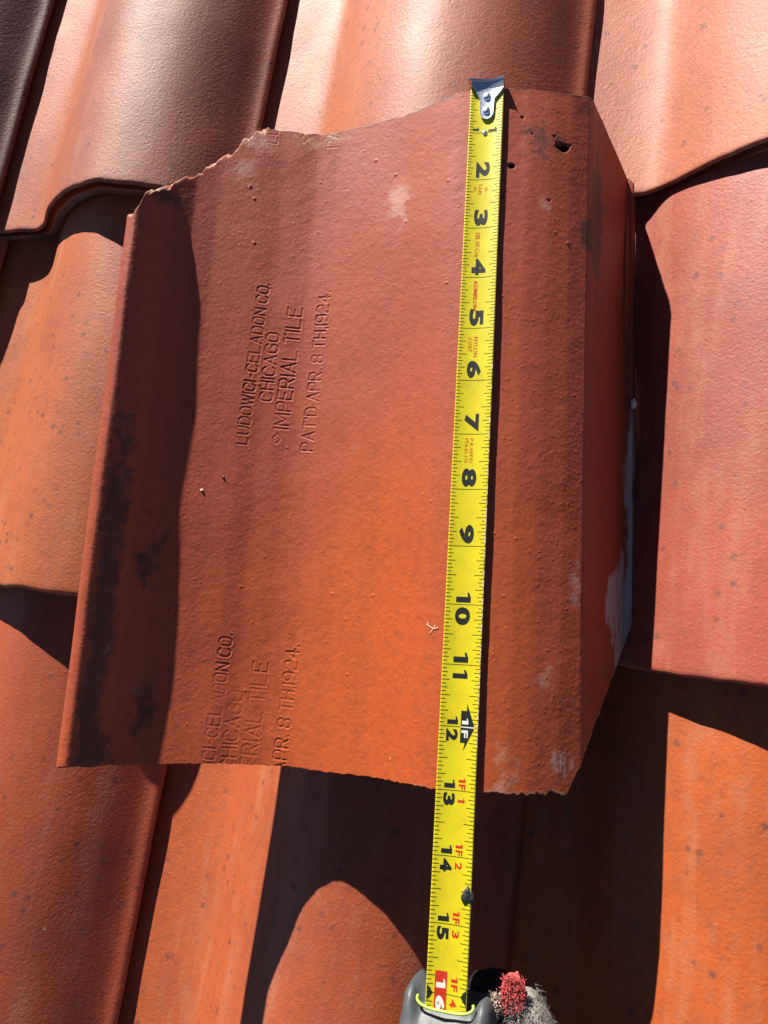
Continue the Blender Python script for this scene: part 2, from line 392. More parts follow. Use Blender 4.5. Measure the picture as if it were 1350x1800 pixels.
def loose_tile():
    nw, nv = 820, 1000
    s = np.linspace(0, 1, nw)
    # even arc-length-ish spacing over the section
    ws0 = np.linspace(-7.08, 2.76, 2000)
    zz = (np.interp(ws0, *ZT.T) + np.interp(ws0, *ZB.T)) / 2
    arc = np.concatenate([[0], np.cumsum(np.hypot(np.diff(ws0), np.diff(zz)))]); arc /= arc[-1]
    ws = np.interp(s, arc, ws0)
    def smooth(Z):
        y = np.interp(ws, *Z.T)
        k1 = 9
        for _ in range(3):
            yp = np.pad(y, k1 // 2, mode='edge'); y2 = np.convolve(yp, np.ones(k1) / k1, 'valid')
            m = np.clip(np.minimum((ws + 6.98) / .1, 1), 0, 1) * np.clip((1.8 - ws) / .15, 0, 1)
            y = y * (1 - m) + y2 * m
        return y
    zt, zb = smooth(ZT), smooth(ZB)
    vt, vb = np.interp(ws, *VT.T), np.interp(ws, *VB.T)
    n1 = vnoise(ws * 5, ws * 0 + 2, 31) - .5; n2 = vnoise(ws * 16, ws * 0 + 5, 32) - .5; n3 = vnoise(ws * 42, ws * 0, 33) - .5
    rag = np.interp(ws, [-7.1, -6.8, -5.0, -4.5, 2.8], [.6, 1, 1, .2, .12])
    vt = vt + (n1 * .20 + n2 * .10 + n3 * .035) * rag
    rb = np.interp(ws, [-7.1, -6, -4.2, -1.5, 0, 1.2, 1.8, 2.8], [.35, .1, .12, .12, .15, .4, .5, .25])
    vb = vb + (n1[::-1] * .10 + n2[::-1] * .14 + n3[::-1] * .07) * rb
    t = np.linspace(0, 1, nv)
    Wg = np.repeat(ws[None], nv, 0); Tg = t[:, None] * np.ones(nw)[None]
    Vg = vt[None] * (1 - Tg) + vb[None] * Tg
    tv = np.clip(Vg / 13, 0, 1.02)
    Zg = zt[None] * (1 - tv) + zb[None] * tv
    # turned-down flange made deeper near the head to block light leaking under it
    Zg = Zg - .36 * sm(Wg, 2.15, 2.6) * np.exp(-((Vg - 3.0) / 2.2) ** 2)
    # gentle hand-made waviness
    Zg = Zg + (fbm(Wg * .5, Vg * .35, 41, 3) - .5) * .07
    # soft lumps of the fired skin
    Zg = Zg + (fbm(Wg * 7, Vg * 7, 44, 3) - .5) * .006
    # roller stamp
    segs = stamp_segments()
    D = np.full(Wg.shape, 9.)
    warn = 0
    for a, b, c, d in segs:
        m = (Wg > min(a, c) - .1) & (Wg < max(a, c) + .1) & (Vg > min(b, d) - .1) & (Vg < max(b, d) + .1)
        if not m.any(): continue
        x = Wg[m]; y = Vg[m]; l2 = (c - a) ** 2 + (d - b) ** 2 + 1e-9
        u = np.clip(((x - a) * (c - a) + (y - b) * (d - b)) / l2, 0, 1)
        D[m] = np.minimum(D[m], np.hypot(x - a - u * (c - a), y - b - u * (d - b)))
    wear = .55 + .75 * vnoise(Wg * 2.2, Vg * 1.6, 51)
    wear = wear * np.clip(1.15 - .5 * np.exp(-((Wg + 3.4) ** 2) / .05 - ((Vg - 6.2) ** 2) / .5), 0, 1.2)
    wear = wear * np.where(Vg < 1.2, .45, 1)
    wear = wear * (1 - .62 * sm(Vg, 11.0, 11.8) * (1 - .6 * sm(Wg, -3.9, -3.6)))
    Zg = Zg - .012 * wear * np.exp(-(D / .0145) ** 2) + .0035 * wear * np.exp(-((D - .036) / .015) ** 2)
    # nail holes, pits
    dirt_shade = np.zeros_like(Wg); pale = np.zeros_like(Wg); seal = np.zeros_like(Wg); raw = np.zeros_like(Wg)
    wob = (vnoise(Wg * 9, Vg * 9, 61) - .5)
    for (a, b, r, dep) in ((1.38, 1.12, .105, .30), (.50, 1.67, .062, .25), (1.18, 2.30, .022, .04), (.66, .62, .026, .05), (.85, .95, .018, .03), (1.25, .93, .03, .06), (1.52, 1.05, .03, .05)):
        d = np.hypot(Wg - a, (Vg - b)) + wob * r * 1.1
        Zg = Zg - dep * (1 - sm(d, r * .75, r * 1.25))
        dirt_shade = np.maximum(dirt_shade, 1.3 * (1 - sm(d, r * .9, r * 1.6)))
    # pebbly pimples standing proud
    for _ in range(120):
        a, b, r = rng.uniform(-6, 2), rng.uniform(.2, 12.8), .009 + .02 * rng.random() ** 2.5
        i0, i1 = np.searchsorted(ws, [a - .12, a + .12]); j0 = int(max(0, (b - .5) / 13.4 * nv)); j1 = int(min(nv, (b + .6) / 12.8 * nv + 4))
        sl_ = (slice(j0, j1), slice(i0, i1))
        Zg[sl_] += r * .7 * np.exp(-(((Wg[sl_] - a) ** 2 + (Vg[sl_] - b) ** 2) / r ** 2))
    big = fbm(Wg * 1.1, Vg * .8, 71, 4); med = fbm(Wg * 3, Vg * 2.2, 75, 4)
    # grime along the lip, lower half
    lipd = np.abs(Wg + 6.52); 
    dirt_shade = np.maximum(dirt_shade, (1 - sm(lipd, .0, .20 + .35 * (big - .3))) * sm(Vg, 4.6, 8.5) * .95)
    dirt_shade = np.maximum(dirt_shade, np.exp(-((Wg + 6.1) / .35) ** 2 - ((Vg - 9.3) / 1.2) ** 2) * .62 * (med + .35))
    dirt_shade = np.maximum(dirt_shade, np.exp(-((Wg + 5.9) / .45) ** 2 - ((Vg - 12.2) / .8) ** 2) * .85 * (med + .1))
    dirt_shade = np.maximum(dirt_shade, np.exp(-((Wg + 6.45) / .22) ** 2 - ((Vg - 12.9) / .5) ** 2) * .9)
    # grime at the fold and the top
    dirt_shade = np.maximum(dirt_shade, np.exp(-((Wg - 1.90) / .15) ** 2 - ((Vg - 2.8) / .40) ** 2) * 1.7 * (med + .35))
    dirt_shade = np.maximum(dirt_shade, np.exp(-((Wg - 2.02) / .10) ** 2 - ((Vg - 2.2) / 1.5) ** 2) * 1.6 * (med + .25))
    dirt_shade = np.maximum(dirt_shade, np.exp(-((Wg - 1.75) / .3) ** 2 - ((Vg - .25) / .25) ** 2) * .7 * (med + .3))
    dirt_shade = np.maximum(dirt_shade, np.exp(-((Wg - 1.1) / .55) ** 2 - ((Vg - 1.0) / .5) ** 2) * .72 * (med + .4))
    dirt_shade = np.maximum(dirt_shade, np.exp(-((Wg + 6.4) / .3) ** 2 - ((Vg - 2.0) / .3) ** 2) * .9 * (med + .4))
    # pale scuffs
    for a, b, rw, rv, s_ in ((-1.75, 2.0, .34, .65, .95), (-5.0, .3, .5, .45, .8), (-3.6, .25, .9, .25, .75), (-5.1, 1.0, .35, .6, .7), (1.75, 9.6, .13, .55, .8), (1.3, 11.1, .3, .35, .55), (-2.4, 6.6, .4, 1.0, .5), (.75, 12.6, .28, .6, .75), (1.15, 2.4, .2, .25, .7), (-6.3, 11.6, .5, .9, .45)):
        pale = np.maximum(pale, np.exp(-((Wg - a) / rw) ** 2 - ((Vg - b) / rv) ** 2) * s_ * (.55 + .8 * med))
    # grey rub at the lower right corner
    seal = np.maximum(seal, np.exp(-((Wg - 1.66) / .20) ** 2 - ((Vg - 12.45) / .30) ** 2) * .62)
    # old mortar smear on the turned-down lip
    edge = 2.76 - np.interp(Vg, [4.9, 5.6, 7.2, 8.4, 8.9, 9.4, 9.9, 10.6], [0, .10, .26, .20, .42, .55, .62, .50]) * (.75 + .6 * (med - .3))
    seal = np.maximum(seal, sm(Wg - edge, -.08, .12) * sm(Vg, 5.2, 5.9) * (1 - sm(Vg, 10.6, 11.3)) * (.55 + .6 * med))
    # broken clay at the ragged edges
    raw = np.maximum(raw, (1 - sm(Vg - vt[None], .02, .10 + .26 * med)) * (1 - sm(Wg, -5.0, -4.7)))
    raw = np.maximum(raw, (1 - sm(vb[None] - Vg, .0, .05)) * sm(Wg, -1.2, .2) * .8)
    raw = np.maximum(raw, .0 * Wg)
    Zg = Zg - .24 * raw * (1 - sm(Wg, -5.0, -4.7)) * (1 - sm(Vg - vt[None], 0, .24)) * (.4 + vnoise(Wg * 7, Vg * 7, 81))
    dirt_shade = np.maximum(dirt_shade, (1 - sm(Vg - vt[None], .01, .05)) * sm(Wg, -4.9, -4.7) * .9)  # thin shadow line along the top edge, painted into the colour
    dirt_shade = np.maximum(dirt_shade, (1 - sm(Vg - vt[None], .02, .16)) * (1 - sm(Wg, -5.0, -4.8)) * .75 * (med + .25))
    tone = .08 + .75 * sm(Vg, 4.5, 9.0) * np.exp(-((Wg + 1.7) / 1.9) ** 2) + .35 * sm(Vg, 6, 12)
    tone = tone + .12 * sm(Wg, .1, .6)
    # world positions and underside
    XY = P0[None, None] + Wg[..., None] * PE + Vg[..., None] * AX
    top = np.concatenate([XY, Zg[..., None]], 2).reshape(-1, 3)
    dz = np.gradient(zt * .5 + zb * .5); dw = np.gradient(ws); ll = np.hypot(dz, dw); nX, nZ = -dz / ll, dw / ll
    k9 = np.ones(31) / 31
    nX = np.convolve(np.pad(nX, 15, mode='edge'), k9, 'valid'); nZ = np.convolve(np.pad(nZ, 15, mode='edge'), k9, 'valid')
    th = np.interp(ws, [-7.08, -6.9, -6.4, 2.3, 2.76], [.12, .34, .42, .42, .2])
    # underside is coarser along the length
    jj = np.linspace(0, nv - 1, 60).astype(int)
    UW = ws[None] - (nX * th)[None] * .8; ub = []
    for j in jj:
        tvj = np.clip(Vg[j] / 13, 0, 1.02)
        z = zt * (1 - tvj) + zb * tvj - nZ * th
        vv = Vg[j].copy()
        if j == 0: vv = vv + .05
        ub.append(np.concatenate([P0[None] + UW[0][:, None] * PE + vv[:, None] * AX, z[:, None]], 1))
    ub = np.concatenate(ub)
    Fq = []
    idx = np.arange(nv * nw).reshape(nv, nw)
    f1 = np.stack([idx[:-1, :-1], idx[1:, :-1], idx[1:, 1:], idx[:-1, 1:]], -1).reshape(-1, 4)
    nb = len(jj); idb = nv * nw + np.arange(nb * nw).reshape(nb, nw)
    f2 = np.stack([idb[:-1, :-1], idb[:-1, 1:], idb[1:, 1:], idb[1:, :-1]], -1).reshape(-1, 4)
    def strip(a, b):
        return np.stack([a[:-1], a[1:], b[1:], b[:-1]], -1)
    f3 = strip(idx[0], idb[0]); f4 = strip(idb[-1], idx[-1])
    # sides: top long columns joined to the coarse underside columns by polygons
    side = []
    for q in range(nb - 1):
        a = idx[jj[q]:jj[q + 1] + 1, 0].tolist(); side.append(a[::-1] + [int(idb[q, 0]), int(idb[q + 1, 0])])
        a = idx[jj[q]:jj[q + 1] + 1, -1].tolist(); side.append(a + [int(idb[q + 1, -1]), int(idb[q, -1])])
    faces = np.concatenate([f1, f2, f3, f4]).tolist() + side
    z0 = np.zeros(len(ub))
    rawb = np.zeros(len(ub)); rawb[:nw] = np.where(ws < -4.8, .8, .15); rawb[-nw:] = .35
    at = {n: np.concatenate([g.ravel(), z]) for n, g, z in (('dirt_shade', dirt_shade, z0), ('pale', pale, z0), ('seal', seal, z0), ('raw', raw, rawb), ('tone', tone, z0 + .3))}
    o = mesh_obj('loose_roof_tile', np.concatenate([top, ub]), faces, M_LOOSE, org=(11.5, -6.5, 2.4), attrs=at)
    tag(o, 'loose weathered clay tile, stamped underside up, chipped top left corner, lying on the roof', 'loose tile', None, 'thing')
    return o, (ws, zt, zb)

LT, (LWS, LZT, LZB) = loose_tile()

def surf(w_, v_):
    t_ = min(max(v_ / 13, 0), 1)
    return (1 - t_) * np.interp(w_, LWS, LZT) + t_ * np.interp(w_, LWS, LZB)

def tp(w_, v_, z_):
    q = P0 + w_ * PE + v_ * AX
    return np.array([q[0], q[1], z_])

def blob(name, center, rad, mat, parent=None, sub=3, rough=.35, seed=0, label=None, cat=None, org=None):
    bm = bmesh.new(); bmesh.ops.create_icosphere(bm, subdivisions=sub, radius=1)
    vv = np.array([v.co[:] for v in bm.verts]); ff = [[v.index for v in f.verts] for f in bm.faces]; bm.free()
    d = 1 + rough * (fbm(vv[:, 0] * 1.6 + 7, vv[:, 1] * 1.6 + vv[:, 2] * 1.3 + 9, 100 + seed, 3) - .5) * 2
    o = mesh_obj(name, vv * d[:, None] * np.array(rad) + np.array(center), ff, mat, parent, org=org)
    if label: tag(o, label, cat)
    return o

M_MORTAR = simple('mortar', (.62, .57, .52), .8, bump=.0006, bscale=900)
blob('mortar_lump', tp(2.74, 5.62, surf(2.72, 5.6) + .02), (.07, .085, .08), M_MORTAR, LT, seed=1, rough=.6)
M_PEB = simple('pale_grit', (.55, .47, .38), .8, bump=.0004, bscale=1500)
g1 = blob('grit_crumb', tp(-5.36, 7.94, surf(-5.36, 7.94) + .006), (.035, .026, .018), M_PEB, seed=2, sub=2, rough=.5, label='pale crumb of grit beside the shadow line on the loose tile', cat='crumb')
g2 = blob('grit_crumb', tp(-5.0, 7.64, surf(-5.0, 7.64) + .006), (.028, .025, .018), simple('dark_grit', (.16, .09, .06), .8), seed=3, sub=2, rough=.5, label='dark crumb of grit just below the stamped lettering on the loose tile', cat='crumb')
# feathery fibre on the tile by the tape
def tube(pts, r, seg=6):
    pts = [np.array(p, float) for p in pts]; V = []; F = []
    for i, p in enumerate(pts):
        d = pts[min(i + 1, len(pts) - 1)] - pts[max(i - 1, 0)]; d = d / np.linalg.norm(d)
        a = np.cross(d, [0.3, .2, 1]); a /= np.linalg.norm(a); b = np.cross(d, a)
        rr = r if np.isscalar(r) else r[i]
        for q in range(seg):
            an = 2 * math.pi * q / seg; V.append(p + rr * (math.cos(an) * a + math.sin(an) * b))
    for i in range(len(pts) - 1):
        for q in range(seg):
            F.append((i * seg + q, i * seg + (q + 1) % seg, (i + 1) * seg + (q + 1) % seg, (i + 1) * seg + q))
    F.append(tuple(range(seg))[::-1]); F.append(tuple((len(pts) - 1) * seg + q for q in range(seg)))
    return V, F
def merge(parts):
    V = []; F = []
    for v, f in parts:
        n = len(V); V += list(v); F += [tuple(i + n for i in q) for q in f]
    return V, F
fz = lambda w_, v_: tp(w_, v_, surf(w_, v_) + .02)
V, F = merge([tube([fz(-.66, 10.33), fz(-.58, 10.38), fz(-.50, 10.40), fz(-.44, 10.37)], .0045), tube([fz(-.54, 10.39), fz(-.57, 10.45), fz(-.60, 10.48)], .004), tube([fz(-.62, 10.36), fz(-.64, 10.33), fz(-.65, 10.29)], .0035), tube([fz(-.50, 10.40), fz(-.52, 10.34)], .0035)])
tag(mesh_obj('feather_fibre', V, F, simple('pale_fibre', (.75, .62, .52), .8)), 'tiny pale branching fibre on the loose tile beside the tape', 'fibre')

# ------------------------------------------------------------------ tape measure
def tframe(s_):
    """centre line, across and normal directions of the blade at s inches"""
    z = 3.165 + .0258 * s_ + .0003 * max(0, s_ - 12) ** 2
    c = np.array([P0[0] + AX[0] * (s_ - .03) + .0, P0[1] + AX[1] * (s_ - .03), z])
    th = math.radians(np.interp(s_, [0, 4, 13, 16.5], [9, 7, 4, 1]))
    side = np.array([PE[0] * math.cos(th), PE[1] * math.cos(th), -math.sin(th) * -0.0 - math.sin(th) * 0])
    return c, th

def tmap(s_, c_, h=0.0):
    ctr, th = tframe(s_)
    c_ = c_ * .853
    cup = np.interp(s_, [0, 10, 16], [.46, .40, .36]) * c_ * c_
    # lateral tilt: left edge lower than right where it lies on the shoulder of the tile
    a = -math.radians(np.interp(s_, [0, 6, 13, 16.5], [6, 5.5, 5, 2]))
    y_ = c_ * math.cos(a) - (cup + h) * math.sin(a); z_ = c_ * math.sin(a) + (cup + h) * math.cos(a)
    return np.array([ctr[0] + PE[0] * y_, ctr[1] + PE[1] * y_, ctr[2] + z_ - .02])

def ink(name, col, rough=.45):
    return simple(name, col, .6, var=.08, spec=.2)
def yellow():
    k = NT('yellow_blade'); tc = k.n('ShaderNodeTexCoord').outputs['Object']
    a = k.noise(tc, 90, 6, .7); b = k.noise(tc, 520, 5, .7); c = k.noise(tc, 2600, 3, .7)
    base = k.mix(k.ramp(a, .3, .7), (.58, .49, .009), (.50, .41, .010))
    base = k.mix(k.math('MULTIPLY', k.ramp(k.math('ADD', a, k.math('MULTIPLY', b, .6)), .88, 1.08), .30), base, (.20, .14, .03))
    base = k.mix(k.math('MULTIPLY', k.math('MULTIPLY', k.ramp(c, .70, .78), k.ramp(b, .5, .65)), .8), base, (.09, .06, .02))
    k.l(base, k.b.inputs['Base Color'])
    r = k.n('ShaderNodeMapRange'); k.l(b, r.inputs[0]); r.inputs[3].default_value = .28; r.inputs[4].default_value = .5; k.l(r.outputs[0], k.b.inputs['Roughness'])
    bp = k.n('ShaderNodeBump'); bp.inputs['Distance'].default_value = .00004; k.l(b, bp.inputs['Height']); k.l(bp.outputs[0], k.b.inputs['Normal'])
    return k.m
M_YEL = yellow()
M_BLK = ink('black_ink', (.012, .014, .014)); M_RED = ink('red_ink', (.45, .026, .012)); M_WHT = ink('white_ink', (.6, .6, .54)); M_EDGE = ink('worn_edge', (.5, .34, .25))
M_TICK = ink('tick_ink', (.05, .045, .01))

tape = empty('tape_measure', tp(0, 16.2, 2.3))
tag(tape, 'yellow tape measure with grey case, its blade stretched along the loose tile', 'tape measure', None, 'thing')
S1 = 16.45
BV = []; BF = []; BM = []
cs = np.linspace(-.375, .375, 25); ss = np.linspace(.0, S1, 300)
for s_ in ss:
    for c_ in cs: BV.append(tmap(s_, c_))
for s_ in ss:
    for c_ in cs: BV.append(tmap(s_, c_, -.012))
nC = len(cs); nS = len(ss); off = nC * nS
for i in range(nS - 1):
    for j in range(nC - 1):
        a = i * nC + j
        BF.append((a, a + nC, a + nC + 1, a + 1)); BM.append(0)
        BF.append((off + a, off + a + 1, off + a + nC + 1, off + a + nC)); BM.append(0)
    for j, fl in ((0, 0), (nC - 1, 1)):
        a = i * nC + j
        q = (a, off + a, off + a + nC, a + nC); BF.append(q if not fl else q[::-1]); BM.append(3)
for i, fl in ((0, 1), (nS - 1, 0)):
    for j in range(nC - 1):
        a = i * nC + j; q = (a, a + 1, off + a + 1, off + a); BF.append(q[::-1] if fl else q); BM.append(0)

def poly2d(polys, mi, h=.0018):
    """flat shapes given in (s, c); cut so they follow the cupped blade"""
    global BV, BF, BM
    bm = bmesh.new()
    for p in polys:
        vs_ = [bm.verts.new((x_, y_, 0)) for x_, y_ in p]
        try: bm.faces.new(vs_)
        except ValueError: pass
    conform(bm, mi, h)
def conform(bm, mi, h):
    global BV, BF, BM
    for c_ in np.arange(-.36, .37, .04):
        g = bm.verts[:] + bm.edges[:] + bm.faces[:]
        bmesh.ops.bisect_plane(bm, geom=g, dist=1e-6, plane_co=(0, c_, 0), plane_no=(0, 1, 0))
    n = len(BV); bm.verts.index_update()
    for v in bm.verts: BV.append(tmap(v.co.x, v.co.y, h))
    for f in bm.faces:
        q = [n + v.index for v in f.verts]
        if f.normal.z > 0: q = q[::-1]       # (s,c) is left-handed seen from above
        BF.append(tuple(q)); BM.append(mi)
    bm.free()

def text2d(txt, s0, s1, c0, c1, mi, bold=0.0, h=.0018, shear=0, condense=True):
    """letters read down the blade, their tops towards +c, boxed to s0..s1 x c0..c1"""
    cu = bpy.data.curves.new('txt', 'FONT'); cu.body = txt; cu.offset = bold; cu.resolution_u = 4; cu.shear = shear
    ob = bpy.data.objects.new('txt', cu); COL.objects.link(ob)
    dg = bpy.context.evaluated_depsgraph_get()
    me = ob.evaluated_get(dg).to_mesh()
    bm = bmesh.new(); bm.from_mesh(me)
    ob.evaluated_get(dg).to_mesh_clear()
    bpy.data.objects.remove(ob); bpy.data.curves.remove(cu)
    X = [v.co.x for v in bm.verts]; Y = [v.co.y for v in bm.verts]
    x0, x1, y0, y1 = min(X), max(X), min(Y), max(Y)
    for v in bm.verts:
        v.co.x = s0 + (v.co.x - x0) / (x1 - x0) * (s1 - s0)
        v.co.y = c0 + (v.co.y - y0) / (y1 - y0) * (c1 - c0)
        v.co.z = 0
    bm.normal_update()
    conform(bm, mi, h)
# material slots: 0 yellow 1 black 2 red 3 edge 4 white 5 tick
def one(s0, s1, c0, c1, mi, h=.0018):
    """the figure 1 with its little flag, top towards +c"""
    w_ = s1 - s0; hh = c1 - c0
    poly2d([[(s0 + w_ * .42, c0), (s1, c0), (s1, c1), (s0 + w_ * .42, c1)], [(s0, c1 - hh * .12), (s0 + w_ * .42, c1 - hh * .02), (s0 + w_ * .42, c1 - hh * .2), (s0, c1 - hh * .26)]], mi, h)
ticks = []; full = []
for k in range(1, int(S1 * 16) + 1):
    s_ = k / 16
    if k % 16 == 0:
        full.append([(s_ - .005, -.372), (s_ + .005, -.372), (s_ + .005, .372), (s_ - .005, .372)]); continue
    ln = .185 if k % 8 == 0 else .155 if k % 4 == 0 else .115 if k % 2 == 0 else .085
    hw = .0055
    ticks.append([(s_ - hw, -.372), (s_ + hw, -.372), (s_ + hw, -.372 + ln), (s_ - hw, -.372 + ln)])
    ticks.append([(s_ - hw, .372 - ln * 1.08), (s_ + hw, .372 - ln * 1.08), (s_ + hw, .372), (s_ - hw, .372)])
poly2d(ticks, 5); poly2d(full, 5)
BOLD = .05
for d in range(2, 10):
    text2d(str(d), d - .375, d - .045, -.17, .13, 1, BOLD)
one(.88, .955, -.29, -.15, 1); one(.90, .985, .06, .25, 1)
one(9.80, 9.965, -.165, .125, 1); text2d('0', 10.045, 10.345, -.175, .125, 1, BOLD)
one(10.80, 10.965, -.165, .125, 1); one(11.085, 11.225, -.165, .125, 1)
for d, red in ((12, None), (13, '1'), (14, '2'), (15, '3')):
    one(d - .16, d - .035, -.225, -.02, 1); text2d(str(d)[1], d + .04, d + .235, -.235, -.015, 1, BOLD)
    if red:
        one(d - .20, d - .13, .045, .175, 2); text2d('F', d - .10, d - .02, .045, .175, 2, .03)
        if red == '1': one(d + .11, d + .18, .045, .175, 2)
        else: text2d(red, d + .08, d + .19, .045, .175, 2, .03)
poly2d([[(15.68, -.225), (16.34, -.225), (16.34, -.005), (15.68, -.005)]], 2)
one(15.79, 15.92, -.20, -.03, 4, .003); text2d('6', 16.03, 16.25, -.20, -.03, 4, BOLD, .003)
one(15.74, 15.82, .07, .19, 2); text2d('F', 15.85, 15.94, .07, .19, 2, .03); text2d('4', 16.05, 16.17, .06, .18, 2, .03)
for sg in (-1, 1):
    poly2d([[(15.88, .36 * sg), (16.12, .36 * sg), (16.0, .25 * sg)][::1]], 1, .0026)
# black 1F arrow block at one foot
poly2d([[(11.74, .035), (12.25, .035), (12.25, .125), (12.38, .10), (12.0, .31), (11.62, .145), (11.74, .145)]], 1)
poly2d([[(11.993, .035), (12.009, .035), (12.009, .31), (11.993, .31)]], 4, .003)
one(11.86, 11.955, .06, .18, 4, .003); text2d('F', 12.05, 12.17, .055, .18, 4, .025, .003)
# small red print
text2d('16ft', 2.10, 2.32, -.10, -.02, 2, .0); text2d('m', 2.15, 2.23, -.20, -.155, 2); text2d('ft', 2.17, 2.25, .04, .10, 2)
text2d('DBL NY-Coat', 3.10, 3.60, -.115, -.02, 2, -.004)
text2d('KOMELON', 4.07, 4.66, -.105, -.025, 2, .03, shear=.2)
text2d('NYLON', 5.17, 5.55, -.05, .035, 2, 0); text2d('COAT', 5.19, 5.46, -.165, -.085, 2, 0)
text2d("P R APP'D", 7.08, 7.52, -.035, .035, 2, -.004); text2d('PTA-01-115', 7.08, 7.52, -.14, -.07, 2, -.004)
# worn right edge where the coating has flaked
wp = []
for _ in range(90):
    s_ = rng.uniform(5.6, 12.5); ln = rng.uniform(.03, .09); d_ = rng.uniform(.012, .032)
    wp.append([(s_, .374), (s_ + ln, .374), (s_ + ln * .8, .374 - d_), (s_ + ln * .2, .374 - d_)])
poly2d(wp, 3, .0024)
blade = mesh_obj('blade', BV, BF, [M_YEL, M_BLK, M_RED, M_EDGE, M_WHT, M_TICK], tape, mat_idx=BM)
blade['label'] = 'yellow printed steel blade with black inch numbers and red small print'

# flakes of tar stuck to the blade by the 14 1/2 inch mark
c14 = tmap(14.55, .30, .012)
blob('tar_fleck', c14, (.085, .11, .022), simple('tar', (.02, .022, .022), .45, bump=.0005, bscale=900), blade, seed=9, rough=.9)

# hook
M_STEEL = NT('bright_steel'); M_STEEL.b.inputs['Metallic'].default_value = 1; M_STEEL.b.inputs['Base Color'].default_value = (.72, .78, .86, 1); M_STEEL.b.inputs['Roughness'].default_value = .28
_tc = M_STEEL.n('ShaderNodeTexCoord').outputs['Object']; _nz = M_STEEL.noise(_tc, 700, 3)
_r = M_STEEL.n('ShaderNodeMapRange'); M_STEEL.l(_nz, _r.inputs[0]); _r.inputs[3].default_value = .24; _r.inputs[4].default_value = .40; M_STEEL.l(_r.outputs[0], M_STEEL.b.inputs['Roughness'])
M_STEEL = M_STEEL.m
def plate(outline, thick, hfun):
    """outline in (s,c); follows the blade"""
    bm = bmesh.new(); f = bm.faces.new([bm.verts.new((a, b, 0)) for a, b in outline])
    for axis, vals in (((1, 0, 0), np.arange(-.1, .8, .06)), ((0, 1, 0), np.arange(-.4, .41, .06))):
        for v_ in vals:
            bmesh.ops.bisect_plane(bm, geom=bm.verts[:] + bm.edges[:] + bm.faces[:], dist=1e-6, plane_co=tuple(v_ * x_ for x_ in axis), plane_no=axis)
    bm.verts.index_update(); bm.edges.index_update()
    vs_ = [v.co[:] for v in bm.verts]; n = len(vs_); V = []; Fc = []
    for s_, c_, _z in vs_: V.append(tmap(s_, c_, hfun(s_, c_) + thick))
    for s_, c_, _z in vs_: V.append(tmap(s_, c_, hfun(s_, c_)))
    for f in bm.faces:
        q = [v.index for v in f.verts]
        up = f.normal.z > 0
        Fc.append(tuple(q[::-1] if up else q)); Fc.append(tuple(i + n for i in (q if up else q[::-1])))
    for e in bm.edges:
        if len(e.link_faces) == 1:
            a, b = e.verts[0].index, e.verts[1].index; Fc.append((a, b, b + n, a + n))
    bm.free()
    return V, Fc
outl = [(-.06, .365), (.10, .37), (.30, .17), (.62, .155), (.70, .11), (.735, .03), (.72, -.05), (.66, -.12), (.58, -.15), (.30, -.16), (.20, -.21), (.02, -.35), (-.06, -.355)]
hV, hF = plate(outl, .035, lambda s_, c_: .008 + .05 * math.exp(-((s_ + .06) / .10) ** 2) - .30 * c_ * c_ * 0)
# turned-down end with two ears
fl = []
for i, c_ in enumerate(np.linspace(-.43, .37, 15)):
    for dd, back in ((.075 + .03, 0.0), (.02, -.05), (-.12, -.075), (-.42, -.08)):
        p = tmap(-.06 + back, max(-.375, min(.375, c_)), dd); fl.append(p + np.append(PE, 0) * (c_ - max(-.375, min(.375, c_))))
for k in range(len(fl)): fl.append(fl[k] + np.array([-.0, .03, 0.0]) + (np.array([0, 0, .01])))
n = 60; fF = []
for i in range(14):
    for j in range(3):
        a = i * 4 + j; fF.append((a, a + 4, a + 5, a + 1)); fF.append((n + a, n + a + 1, n + a + 5, n + a + 4))
for i in range(14):
    a = i * 4; fF.append((a, n + a, n + a + 4, a + 4)); a += 3; fF.append((a, a + 4, n + a + 4, n + a))
for i in (0, 14):
    for j in range(3):
        a = i * 4 + j; fF.append((a, a + 1, n + a + 1, n + a))
hV, hF = merge([(hV, hF), (fl, fF)])
hook = mesh_obj('hook', hV, hF, M_STEEL, tape, smooth=False)
hook['label'] = 'bright steel end hook riveted to the blade'
def rivet(s_, c_, base, r, parent):
    V = []; F = []; R = 5; Sg = 18
    for i in range(R + 1):
        a = math.pi / 2 * i / R
        for q in range(Sg):
            an = 2 * math.pi * q / Sg
            V.append(tmap(s_ + r * math.cos(a) * math.cos(an), c_ + r * math.cos(a) * math.sin(an), base + r * .55 * math.sin(a)))
    for i in range(R):
        for q in range(Sg):
            F.append((i * Sg + q, (i + 1) * Sg + q, (i + 1) * Sg + (q + 1) % Sg, i * Sg + (q + 1) % Sg))
    return mesh_obj('rivet', V, F, M_STEEL, parent)
rivet(.25, .0, .040, .085, hook); rivet(.555, .0, .040, .085, hook)
rivet(1.0, -.02, .0, .055, blade)

